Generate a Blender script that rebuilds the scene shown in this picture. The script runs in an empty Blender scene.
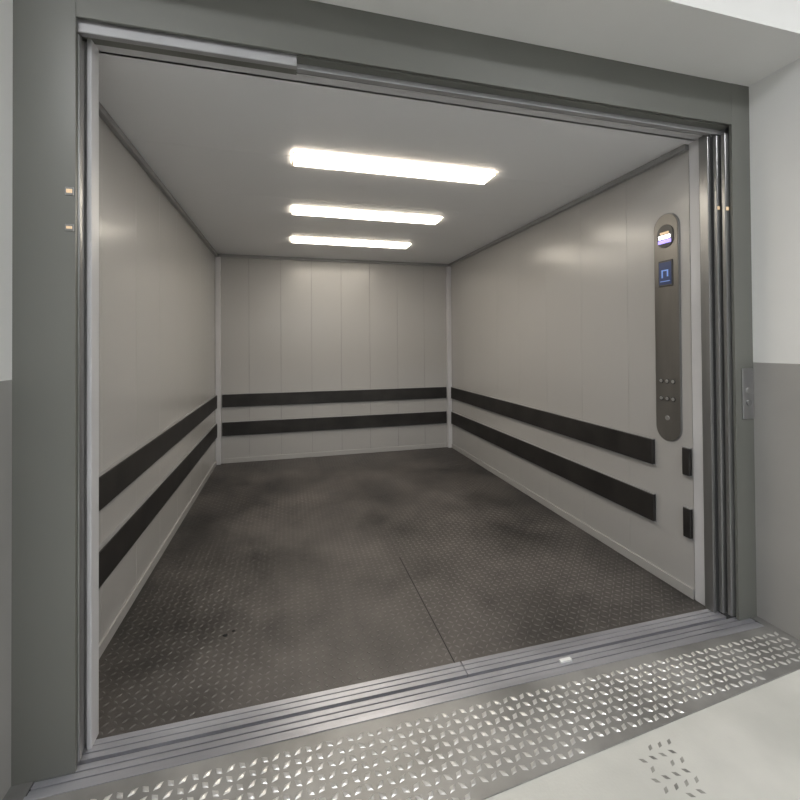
import bpy, bmesh, random
from math import *
from mathutils import Matrix, Vector
random.seed(4)
S=bpy.context.scene
S.view_settings.view_transform='Standard'
S.view_settings.look='None'

# ------------------------------------------------------------ materials
def mat(name,c1,c2=None,rough=.5,metal=0,scale=3,rv=0,bump=0,bscale=80,stretch=(1,1,1),emis=None,estr=0,detail=4,spec=.5,lo=.35,hi=.65,traffic=None):
    m=bpy.data.materials.new(name);m.use_nodes=True
    nt=m.node_tree;N=nt.nodes;L=nt.links;b=N['Principled BSDF']
    b.inputs['Roughness'].default_value=rough;b.inputs['Metallic'].default_value=metal
    b.inputs['Specular IOR Level'].default_value=spec
    c2=c2 or c1
    tc=N.new('ShaderNodeTexCoord');mp=N.new('ShaderNodeMapping');mp.inputs['Scale'].default_value=stretch
    L.new(tc.outputs['Object'],mp.inputs[0])
    n=N.new('ShaderNodeTexNoise');n.inputs['Scale'].default_value=scale;n.inputs['Detail'].default_value=detail
    L.new(mp.outputs[0],n.inputs['Vector'])
    r=N.new('ShaderNodeValToRGB');r.color_ramp.elements[0].position=lo;r.color_ramp.elements[1].position=hi
    r.color_ramp.elements[0].color=(*c1,1);r.color_ramp.elements[1].color=(*c2,1)
    fac=n.outputs[0]
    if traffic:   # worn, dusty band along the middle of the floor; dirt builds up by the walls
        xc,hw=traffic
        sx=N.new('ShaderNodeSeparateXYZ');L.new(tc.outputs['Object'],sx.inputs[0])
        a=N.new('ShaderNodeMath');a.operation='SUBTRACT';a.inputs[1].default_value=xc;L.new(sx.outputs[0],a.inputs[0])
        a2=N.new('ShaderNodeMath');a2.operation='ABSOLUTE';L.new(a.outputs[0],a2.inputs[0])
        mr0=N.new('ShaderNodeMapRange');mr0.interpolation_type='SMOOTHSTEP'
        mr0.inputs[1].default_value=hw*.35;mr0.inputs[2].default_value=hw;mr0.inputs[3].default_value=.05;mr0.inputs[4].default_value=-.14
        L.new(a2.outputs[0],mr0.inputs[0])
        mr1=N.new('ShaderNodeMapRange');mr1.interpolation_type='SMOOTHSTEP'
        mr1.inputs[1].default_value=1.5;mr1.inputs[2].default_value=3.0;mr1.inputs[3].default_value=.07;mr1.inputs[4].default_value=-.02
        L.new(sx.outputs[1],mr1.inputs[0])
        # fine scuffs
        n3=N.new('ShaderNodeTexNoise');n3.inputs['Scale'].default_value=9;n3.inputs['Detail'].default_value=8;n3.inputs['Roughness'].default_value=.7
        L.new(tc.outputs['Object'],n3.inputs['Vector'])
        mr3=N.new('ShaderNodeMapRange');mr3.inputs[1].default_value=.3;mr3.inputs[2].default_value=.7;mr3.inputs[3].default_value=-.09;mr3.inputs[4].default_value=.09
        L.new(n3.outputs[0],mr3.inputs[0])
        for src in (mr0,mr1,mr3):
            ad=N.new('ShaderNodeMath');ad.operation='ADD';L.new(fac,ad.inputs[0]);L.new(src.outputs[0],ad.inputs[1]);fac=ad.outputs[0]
    L.new(fac,r.inputs[0]);L.new(r.outputs[0],b.inputs['Base Color'])
    if rv:
        mr=N.new('ShaderNodeMapRange');mr.inputs[1].default_value=.3;mr.inputs[2].default_value=.7
        mr.inputs[3].default_value=rough-rv;mr.inputs[4].default_value=rough+rv
        L.new(n.outputs[0],mr.inputs[0]);L.new(mr.outputs[0],b.inputs['Roughness'])
    if bump:
        n2=N.new('ShaderNodeTexNoise');n2.inputs['Scale'].default_value=bscale;n2.inputs['Detail'].default_value=3
        L.new(mp.outputs[0],n2.inputs['Vector'])
        bp=N.new('ShaderNodeBump');bp.inputs['Strength'].default_value=bump;bp.inputs['Distance'].default_value=.005
        L.new(n2.outputs[0],bp.inputs['Height']);L.new(bp.outputs[0],b.inputs['Normal'])
    if emis:
        b.inputs['Emission Color'].default_value=(*emis,1);b.inputs['Emission Strength'].default_value=estr
    return m
M_wall=mat('painted_steel_panel',(.415,.408,.40),(.435,.429,.422),rough=.25,scale=.8,detail=0,lo=.1,hi=.9,spec=.7)
M_ceil=mat('painted_steel_ceiling',(.82,.83,.85),(.84,.85,.87),rough=.4,scale=1,detail=0,lo=.1,hi=.9)
M_trim=mat('light_trim',(.54,.54,.56),(.60,.60,.62),rough=.35,scale=3)
M_cornice=mat('grey_cornice',(.27,.27,.275),(.32,.32,.325),rough=.4,scale=3)
M_bump=mat('black_rubber',(.010,.009,.009),(.022,.020,.019),rough=.55,scale=6)
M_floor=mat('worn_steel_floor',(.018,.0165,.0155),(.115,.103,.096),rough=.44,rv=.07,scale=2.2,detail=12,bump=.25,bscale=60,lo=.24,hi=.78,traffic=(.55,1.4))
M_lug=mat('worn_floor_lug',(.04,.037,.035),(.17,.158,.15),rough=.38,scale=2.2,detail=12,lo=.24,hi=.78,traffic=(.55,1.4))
M_frame=mat('grey_green_painted_frame',(.140,.143,.130),(.160,.163,.150),rough=.38,scale=1,detail=1)
M_steel=mat('stainless_steel',(.42,.42,.43),(.55,.55,.56),rough=.3,metal=.9,scale=8,stretch=(1,1,.1))
M_alu=mat('aluminium_sill',(.34,.34,.37),(.50,.50,.54),rough=.36,metal=.55,scale=6,stretch=(.3,1,1))
M_darkst=mat('dark_steel',(.05,.05,.05),(.09,.088,.085),rough=.4,metal=.5,scale=5)
M_door=mat('brushed_door_steel',(.24,.24,.24),(.32,.32,.32),rough=.3,metal=.7,scale=10,stretch=(1,1,.08))
M_head=mat('header_cover_steel',(.32,.32,.33),(.38,.38,.39),rough=.4,metal=.2,scale=4)
M_plate=mat('checker_plate_steel',(.22,.217,.21),(.36,.355,.345),rough=.45,metal=.4,scale=4,detail=8,rv=.08)
M_plug=mat('checker_plate_lug',(.52,.515,.50),(.70,.69,.68),rough=.33,metal=.5,scale=6)
M_conc=mat('light_concrete',(.50,.50,.47),(.62,.615,.58),rough=.6,scale=2.5,detail=9,bump=.12,bscale=120)
M_white=mat('white_wall_paint',(.83,.83,.82),(.86,.86,.85),rough=.75,scale=2,bump=.05,bscale=200)
M_dado=mat('grey_dado_paint',(.35,.343,.33),(.38,.373,.36),rough=.6,scale=2,bump=.05,bscale=200)
M_cop=mat('control_panel_steel',(.15,.143,.133),(.22,.21,.195),rough=.32,metal=.6,scale=6,stretch=(1,1,.15))
M_btn=mat('button_steel',(.4,.4,.4),(.5,.5,.5),rough=.3,metal=.8)
M_blue=mat('blue_display',(.05,.06,.10),rough=.25,emis=(.03,.07,.25),estr=.18)
M_violet=mat('violet_lamp',(.2,.15,.4),rough=.3,emis=(.45,.35,1),estr=1.4)
M_whitel=mat('white_lamp',(.8,.8,.8),rough=.3,emis=(1,.95,.9),estr=3)
M_orange=mat('amber_lens_and_glint',(.5,.36,.22),rough=.3,emis=(1,.75,.48),estr=.5)  # amber lens on the control panel; also imitated glints on jamb and leaves
M_digit=mat('display_digit',(.2,.3,.5),rough=.3,emis=(.12,.25,.7),estr=.5)
M_lamp=mat('warm_light_diffuser',(.9,.87,.8),rough=.5,emis=(1,.91,.77),estr=18)
M_edge=mat('warm_diffuser_edge',(.6,.5,.4),rough=.5,emis=(1,.80,.55),estr=.5)
M_lob=mat('lobby_light_diffuser',(.9,.9,.9),rough=.5,emis=(.98,.99,1),estr=32)
M_mark=mat('tyre_mark_rubber',(.18,.178,.165),(.33,.325,.30),rough=.8,scale=30)
M_black=mat('dark_gap',(.012,.012,.012),rough=.8)
M_gap=mat('panel_joint',(.24,.24,.24),rough=.8)

# ------------------------------------------------------------ helpers
def empty(name):
    e=bpy.data.objects.new(name,None);S.collection.objects.link(e);return e
def mesh_obj(name,bm,mats,parent=None):
    me=bpy.data.meshes.new(name);bm.to_mesh(me);bm.free()
    for m in (mats if isinstance(mats,list) else [mats]): me.materials.append(m)
    o=bpy.data.objects.new(name,me);S.collection.objects.link(o)
    if parent: o.parent=parent
    return o
def addbox(bm,x0,x1,y0,y1,z0,z1,mi=0):
    vs=[bm.verts.new((x,y,z)) for x in(x0,x1) for y in(y0,y1) for z in(z0,z1)]
    for f in [(0,1,3,2),(4,6,7,5),(0,4,5,1),(2,3,7,6),(0,2,6,4),(1,5,7,3)]:
        bm.faces.new([vs[i] for i in f]).material_index=mi
def boxes(name,lst,mats,parent=None,bev=0):
    bm=bmesh.new()
    for b in lst: addbox(bm,*b)
    bmesh.ops.recalc_face_normals(bm,faces=bm.faces)
    o=mesh_obj(name,bm,mats,parent)
    if bev:
        md=o.modifiers.new('bev','BEVEL');md.width=bev;md.segments=2;md.limit_method='ANGLE'
    return o
def lugs(name,poly_y,x0,x1,z,sp,ln,wd,ht,m,parent,hole=None):
    """raised lozenges in alternating directions"""
    bm=bmesh.new()
    ylo=min(poly_y(x0)[0],poly_y(x1)[0]);yhi=max(poly_y(x0)[1],poly_y(x1)[1])
    nx=int((x1-x0)/sp);ny=int((yhi-ylo)/sp)
    for i in range(nx):
        for j in range(ny):
            cx=x0+(i+.5)*sp;cy=ylo+(j+.5)*sp
            a,b=poly_y(cx)
            if cy-ln/2<a or cy+ln/2>b: continue
            ang=pi/4 if (i+j)%2 else -pi/4
            c,s=cos(ang),sin(ang)
            def P(u,v,h): return bm.verts.new((cx+u*c-v*s,cy+u*s+v*c,z+h))
            A=P(-ln/2,0,0);B=P(0,-wd/2,0);C=P(ln/2,0,0);D=P(0,wd/2,0)
            E=P(-ln/4,0,ht);F=P(ln/4,0,ht)
            for f in [(A,B,E),(B,F,E),(B,C,F),(C,D,F),(D,E,F),(D,A,E)]: bm.faces.new(f)
    bmesh.ops.recalc_face_normals(bm,faces=bm.faces)
    return mesh_obj(name,bm,m,parent)

# ------------------------------------------------------------ dimensions
XL,XR,YB,ZC=-.748,1.901,4.807,2.222
Y0=1.555
YF=1.45
XOL,XOR,ZO=-.768,2.052,2.425
FIL,FIR,FIZ=-.612,1.945,2.236
B=[(.292,.435),(.596,.730)]

# ------------------------------------------------------------ car floor
fl=empty('floor')
boxes('floor_slab',[(XL-.03,XR+.03,Y0,YB+.03,-.05,0)],M_floor,fl)
lugs('floor_lugs',lambda x:(Y0+.005,YB-.02),XL+.02,XR-.01,0,.030,.025,.009,.0017,M_lug,fl)
xs=.62
boxes('floor_seam',[(xs,xs+.004,Y0,2.40,.0003,.0012)],M_black,fl)

# ------------------------------------------------------------ car ceiling
ce=empty('ceiling')
n=5
boxes('ceiling_panels',[(XL-.03,XR+.03,1.58+i*(YB-1.58)/n+.0005,1.58+(i+1)*(YB-1.58)/n-.0005,ZC,ZC+.03) for i in range(n)],M_ceil,ce,.001)
boxes('ceiling_backing',[(XL-.05,XR+.05,1.60,YB+.05,ZC+.028,ZC+.06)],M_gap,ce)

# ------------------------------------------------------------ car walls
def sidewall(name,x,sgn,y0,y1,pw):
    w=empty(name)
    k=max(1,round((y1-y0)/pw));d=(y1-y0)/k
    l=[]
    for i in range(k):
        a,b=sorted((x,x+sgn*.03))
        l.append((a,b,y0+i*d+.0004,y0+(i+1)*d-.0004,0,ZC))
    boxes('panels',l,M_wall,w,.0012)
    a,b=sorted((x+sgn*.004,x+sgn*.045))
    boxes('backing',[(a,b,y0,y1,0,ZC+.02)],M_gap,w)
    return w
wl=sidewall('wall_left',XL,-1,Y0+.04,YB,.40)
wr=sidewall('wall_right',XR,1,1.625,YB,.40)
wb=empty('wall_back')
k=8;d=(XR-XL)/k
boxes('panels',[(XL+i*d+.001,XL+(i+1)*d-.001,YB,YB+.03,0,ZC) for i in range(k)],M_wall,wb,.002)
boxes('backing',[(XL,XR,YB+.004,YB+.045,0,ZC+.02)],M_gap,wb)

# trims
t=empty('trim_cornice')
boxes('left',[(XL,XL+.025,Y0+.05,YB,ZC-.03,ZC)],M_cornice,t,.003)
boxes('right',[(XR-.025,XR,1.625,YB,ZC-.03,ZC)],M_cornice,t,.003)
boxes('back',[(XL+.025,XR-.025,YB-.025,YB,ZC-.03,ZC)],M_cornice,t,.003)
t=empty('trim_corner_posts')
boxes('left',[(XL,XL+.05,YB-.05,YB,0,ZC-.035)],M_trim,t,.006)
boxes('right',[(XR-.05,XR,YB-.05,YB,0,ZC-.035)],M_trim,t,.006)
t=empty('baseboard_car')
boxes('left',[(XL,XL+.010,Y0+.05,YB-.05,0,.05)],M_wall,t,.002)
boxes('right',[(XR-.010,XR,1.625,YB-.05,0,.05)],M_wall,t,.002)
boxes('back',[(XL+.05,XR-.05,YB-.010,YB,0,.05)],M_wall,t,.002)

# bumper rails
for nm,parts in [('left',[(XL,XL+.02,Y0+.08,YB-.06)]),('right',[(XR-.02,XR,1.842,YB-.06),(XR-.02,XR,1.628,1.668)]),('back',[(XL+.06,XR-.06,YB-.02,YB)])]:
    e=empty('wall_bumper_rail')
    l=[]
    for (a,b,c,dd) in parts:
        for z0,z1 in B: l.append((a,b,c,dd,z0,z1))
    boxes('rubber_strips_'+nm,l,M_bump,e,.004)
    sc=[]
    for (a,b,c,dd) in parts:
        for z0,z1 in B:
            if nm=='back':
                sc.append((a,b,c+.004,dd,z1,z1+.004));sc.append((a,b,c+.004,dd,z0-.004,z0))
            else:
                q=(a,b-.004) if nm=='left' else (a+.004,b)
                sc.append((*q,c,dd,z1,z1+.004));sc.append((*q,c,dd,z0-.004,z0))
    boxes('edge_channel_'+nm,sc,M_cornice,e)

# ------------------------------------------------------------ ceiling lamps (slightly dropped diffusers)
for y0,y1 in [(2.155,2.305),(3.025,3.175),(3.89,4.05)]:
    e=empty('ceiling_light')
    x0,x1=.028,1.135
    boxes('diffuser',[(x0,x1,y0,y1,ZC-.014,ZC-.001)],M_lamp,e)
    f=.008
    boxes('diffuser_edge',[(x0-f,x1+f,y0-f,y0,ZC-.014,ZC-.010),(x0-f,x1+f,y1,y1+f,ZC-.014,ZC-.010),(x0-f,x0,y0,y1,ZC-.014,ZC-.010),(x1,x1+f,y0,y1,ZC-.014,ZC-.010)],M_edge,e)

# ------------------------------------------------------------ control panel (rounded ends)
def stadium(name,yc,zc,hw,hh,xa,xb,m,parent,seg=24,bev=0):
    bm=bmesh.new();pts=[]
    for i in range(seg+1):
        a=pi*i/seg; pts.append((yc+hw*cos(a),zc+hh-hw+hw*sin(a)))
    for i in range(seg+1):
        a=pi+pi*i/seg; pts.append((yc+hw*cos(a),zc-hh+hw+hw*sin(a)))
    f=bm.faces.new([bm.verts.new((xa,y,z)) for y,z in pts])
    r=bmesh.ops.extrude_face_region(bm,geom=[f])
    for v in r['geom']:
        if isinstance(v,bmesh.types.BMVert): v.co.x=xb
    bmesh.ops.recalc_face_normals(bm,faces=bm.faces)
    o=mesh_obj(name,bm,m,parent)
    if bev:
        md=o.modifiers.new('b','BEVEL');md.width=bev;md.segments=2;md.limit_method='ANGLE'
    return o
cp=empty('elevator_control_panel')
yc,zc=1.753,1.33
stadium('faceplate_rim',yc,zc,.075,.59,XR,XR-.008,M_door,cp,bev=.002)
stadium('faceplate',yc,zc,.071,.586,XR-.006,XR-.011,M_cop,cp,bev=.002)
xf=XR-.011
boxes('display_bezel',[(xf-.004,xf+.004,yc-.043,yc+.043,1.54,1.675)],M_darkst,cp,.003)
boxes('display_screen',[(xf-.006,xf-.003,yc-.036,yc+.036,1.55,1.665)],M_blue,cp)
boxes('display_digits',[(xf-.0075,xf-.006,yc-.02,yc-.012,1.59,1.62),(xf-.0075,xf-.006,yc-.02,yc+.02,1.62,1.626),(xf-.0075,xf-.006,yc+.012,yc+.02,1.585,1.62),(xf-.0075,xf-.006,yc-.028,yc+.028,1.565,1.569)],M_digit,cp)
def disc(name,yc,zc,r,xa,xb,m,parent):
    return stadium(name,yc,zc,r,r,xa,xb,m,parent,seg=12,bev=.001)
stadium('lamp_recess',yc,1.80,.048,.06,xf,xf-.004,M_darkst,cp)
boxes('alarm_lamp',[(xf-.010,xf-.003,yc-.038,yc+.038,1.763,1.782)],M_violet,cp,.004)
boxes('car_light_lens',[(xf-.012,xf-.003,yc-.034,yc+.034,1.786,1.806)],M_whitel,cp,.004)
boxes('amber_lens',[(xf-.010,xf-.003,yc-.026,yc+.026,1.811,1.823)],M_orange,cp,.003)
for z in (1.05,.96):
    for dy in (-.035,0,.035):
        disc('button_ring',yc+dy,z,.013,xf,xf-.003,M_darkst,cp)
        disc('button_cap',yc+dy,z,.009,xf-.002,xf-.005,M_btn,cp)
disc('key_switch',yc,.86,.012,xf,xf-.005,M_btn,cp)

# ------------------------------------------------------------ car entrance (front returns and header)
ep=empty('trim_car_entrance')
boxes('left_return',[(XL-.03,-.606,Y0-.02,Y0+.035,0,FIZ-.01)],M_wall,ep,.004)
boxes('left_edge_strip',[(-.612,-.598,Y0-.035,Y0+.02,0,FIZ-.01)],M_trim,ep,.003)
boxes('right_return',[(XR-.004,XR+.05,Y0+.012,1.622,0,FIZ-.01)],M_trim,ep,.004)
boxes('right_edge_strip',[(XR-.012,XR+.006,Y0-.035,Y0+.01,0,FIZ-.01)],M_door,ep,.003)
boxes('header_panel',[(XL,XR,Y0-.012,Y0+.04,FIZ-.014,FIZ+.14)],M_trim,ep,.003)
boxes('track_cover',[(XL,.03,1.468,1.49,FIZ-.034,FIZ+.1),(.03,FIR+.05,1.500,1.525,FIZ-.022,FIZ+.1)],M_head,ep,.003)
boxes('track_soffit',[(XL,.03,1.49,1.543,FIZ-.018,FIZ+.05),(.03,FIR,1.525,1.543,FIZ-.012,FIZ+.05),(.03,FIR,1.464,1.500,FIZ-.004,FIZ+.05)],M_frame,ep,.001)

# parked door leaves (telescopic)
for side in (0,1):
    e=empty('elevator_door')
    if side==0:
        L=[(XL-.01,-.608,1.467,1.487,.01,FIZ-.04),(XL-.01,-.614,1.494,1.514,.01,FIZ-.04)]
    else:
        L=[(1.925,2.02,1.467,1.487,.01,FIZ-.03),(1.910,2.02,1.494,1.514,.01,FIZ-.03)]
    boxes('leaves',L,M_door,e,.004)
    if side:
        boxes('leaf_glint_patches',[(1.927,1.941,1.464,1.468,1.85,1.866),(1.911,1.922,1.491,1.495,1.86,1.876)],M_orange,e,.001)  # glowing patches added to imitate glints on the leaf edges

# ------------------------------------------------------------ landing frame
e=empty('elevator_door_frame')
boxes('left_jamb',[(XOL,FIL,YF,YF+.012,0,ZO),(FIL-.012,FIL,YF+.012,1.463,0,FIZ)],M_frame,e,.002)
boxes('right_jamb',[(FIR,XOR,YF,YF+.012,0,ZO),(FIR,FIR+.012,YF+.012,1.463,0,FIZ)],M_frame,e,.002)
boxes('head',[(FIL,FIR,YF,YF+.012,FIZ,ZO)],M_frame,e,.002)
boxes('shaft_lining',[(XOL-.02,XL-.035,1.53,1.55,0,ZO),(XR+.055,XOR+.02,1.53,1.55,0,ZO)],M_darkst,e)
boxes('jamb_glint_rims',[(-.638,-.615,YF-.003,YF,1.698,1.722),(-.638,-.615,YF-.003,YF,1.592,1.612)],M_door,e,.001)  # rims added around the imitated glints, not real fittings
boxes('jamb_glint_patches',[(-.634,-.619,YF-.005,YF-.002,1.704,1.716),(-.634,-.619,YF-.005,YF-.002,1.598,1.606)],M_orange,e,.001)  # glints on the jamb imitated by added emissive patches

# call button plate on right jamb
e=empty('call_button_panel')
xc=(FIR+XOR)/2+.015
boxes('plate',[(xc-.033,xc+.033,YF-.006,YF,.90,1.13)],M_steel,e,.003)
def discY(nm,x,z,r,ya,yb,m,p):
    bm=bmesh.new();pts=[(x+r*cos(2*pi*i/20),z+r*sin(2*pi*i/20)) for i in range(20)]
    f=bm.faces.new([bm.verts.new((a,ya,b)) for a,b in pts])
    g=bmesh.ops.extrude_face_region(bm,geom=[f])
    for v in g['geom']:
        if isinstance(v,bmesh.types.BMVert): v.co.y=yb
    bmesh.ops.recalc_face_normals(bm,faces=bm.faces)
    return mesh_obj(nm,bm,m,p)
discY('button_up',xc,1.03,.014,YF-.006,YF-.011,M_btn,e)
discY('button_down',xc,.975,.014,YF-.006,YF-.011,M_door,e)

# ------------------------------------------------------------ sills
e=empty('elevator_door_sill')
def sill(y0,y1,xa,xb,nr,nm,top=0):
    l=[(xa,xb,y0,y1,-.05,top-.008)]
    pitch=(y1-y0)/nr*.8
    ww=pitch*.72
    for i in range(nr+1):
        a=y0+i*(y1-y0-ww)/nr
        l.append((xa,xb,a,a+ww,top-.008,top))
    boxes(nm,l,M_alu,e,.0012)
sill(1.488,Y0,XL,.646,2,'car_sill_a');sill(1.488,Y0,.650,XR+.02,2,'car_sill_b')
sill(1.405,1.474,FIL-.1,FIR+.07,2,'landing_sill')
boxes('gap_liner',[(XL,XR,1.474,1.488,-.3,-.06)],M_black,e)
boxes('guide_shoe',[(1.02,1.07,1.44,1.455,0,.008)],M_white,e,.001)

# ------------------------------------------------------------ checker plate ramp
e=empty('checkered_steel_plate')
def edge(x): return .97+(x+.77)*(1.19-.97)/(2.82)
bm=bmesh.new()
v=[]
for zz in (.0,.004):
    v.append([bm.verts.new(p) for p in [(XOL,edge(XOL),zz),(XOR,edge(XOR),zz),(XOR,1.403,zz),(XOL,1.403,zz)]])
bm.faces.new(v[0]);bm.faces.new(v[1])
for i in range(4): bm.faces.new([v[0][i],v[0][(i+1)%4],v[1][(i+1)%4],v[1][i]])
bmesh.ops.recalc_face_normals(bm,faces=bm.faces)
mesh_obj('plate',bm,M_plate,e)
lugs('lugs',lambda x:(edge(x)+.002,1.388),XOL+.005,XOR-.005,.004,.032,.031,.017,.0028,M_plug,e)
boxes('nosing',[(FIL-.1,FIR+.06,1.388,1.403,.0041,.007)],M_alu,e,.001)
boxes('side_infills',[(XOL,FIL-.101,1.403,1.449,0,.004),(FIR+.071,XOR,1.403,1.449,0,.004)],M_plate,e)

# ------------------------------------------------------------ lobby
YW=1.15;LX0,LX1,LY=-2.4,3.6,-3.2;LZ=2.95
boxes('floor_lobby',[(LX0,LX1,LY,YW,-.08,0),(XOL,XOR,YW,1.405,-.08,0)],M_conc)
def wall2(name,lst):   # split boxes at dado height
    w=empty(name);up=[];lo=[]
    for x0,x1,y0,y1,z0,z1 in lst:
        if z0<1.156: lo.append((x0,x1,y0,y1,z0,1.156)); 
        if z1>1.156: up.append((x0,x1,y0,y1,max(z0,1.156),z1))
    boxes('upper_paint',up,M_white,w)
    if lo: boxes('dado_paint',lo,M_dado,w)
wall2('wall_front_left',[(LX0,XOL,YW,1.54,0,LZ)])
wall2('wall_front_right',[(XOR,LX1,YW,1.54,0,LZ)])
wall2('wall_front_upper',[(XOL,XOR,YW,1.54,ZO,LZ)])
wall2('wall_lobby_left',[(LX0-.1,LX0,LY,YW,0,LZ)])
wall2('wall_lobby_right',[(LX1,LX1+.1,LY,YW,0,LZ)])
wall2('wall_lobby_rear',[(LX0,LX1,LY-.1,LY,0,LZ)])
boxes('ceiling_lobby',[(LX0,LX1,LY,YW,LZ,LZ+.1)],M_white)
for x,y in [(-.9,-.4),(1.9,-.4),(.5,-2.2)]:
    e=empty('lobby_ceiling_light')
    boxes('diffuser',[(x-.55,x+.55,y-.15,y+.15,LZ-.03,LZ-.02)],M_lob,e)
    boxes('housing',[(x-.58,x+.58,y-.18,y+.18,LZ-.02,LZ)],M_trim,e,.003)

# tyre tread marks on the concrete
e=empty('tyre_tread_marks')
bm=bmesh.new()
for i in range(12):
    for j in range(4):
        if random.random()<.12: continue
        cx=1.03+.036*j+(i%2)*.012-i*.006;cy=1.10-.028*i
        if cy>edge(cx)-.02: continue
        a=.7 if i%2 else -.7
        l,w=.013,.006
        pts=[(-l,0),(0,-w),(l,0),(0,w)]
        bm.faces.new([bm.verts.new((cx+u*cos(a)-v_*sin(a),cy+u*sin(a)+v_*cos(a),.0008)) for u,v_ in pts])
mesh_obj('marks',bm,M_mark,e)
# debris specks on the car floor
e=empty('floor_debris')
bm=bmesh.new()
for (x,y,r) in [(-.27,1.96,.014),(-.24,1.98,.009)]:
    k=7
    top=bm.verts.new((x,y,.006))
    ring=[bm.verts.new((x+r*random.uniform(.6,1.1)*cos(2*pi*i/k),y+r*random.uniform(.6,1.1)*sin(2*pi*i/k),.001)) for i in range(k)]
    for i in range(k): bm.faces.new([ring[i],ring[(i+1)%k],top])
mesh_obj('specks',bm,M_black,e)

# ------------------------------------------------------------ world + camera
w=bpy.data.worlds.new('world');S.world=w;w.use_nodes=True
w.node_tree.nodes['Background'].inputs[0].default_value=(.5,.5,.5,1);w.node_tree.nodes['Background'].inputs[1].default_value=.05
cam=bpy.data.cameras.new('camera');co=bpy.data.objects.new('camera',cam);S.collection.objects.link(co)
yaw,pit,rol=.2579,.0099,-.0070
R0=Vector((cos(yaw),-sin(yaw),0));F0=Vector((sin(yaw),cos(yaw),0));Zu=Vector((0,0,1))
F=F0*cos(pit)+Zu*sin(pit);V=-F0*sin(pit)+Zu*cos(pit)
R=R0*cos(rol)+V*sin(rol);U=-R0*sin(rol)+V*cos(rol)
m=Matrix.Identity(4)
for i in range(3): m[i][0]=R[i];m[i][1]=U[i];m[i][2]=-F[i]
m[2][3]=1.2495
co.matrix_world=m
cam.sensor_width=36;cam.lens=420.68/800*36;cam.shift_y=-59.77/800;cam.clip_start=.02
S.camera=co
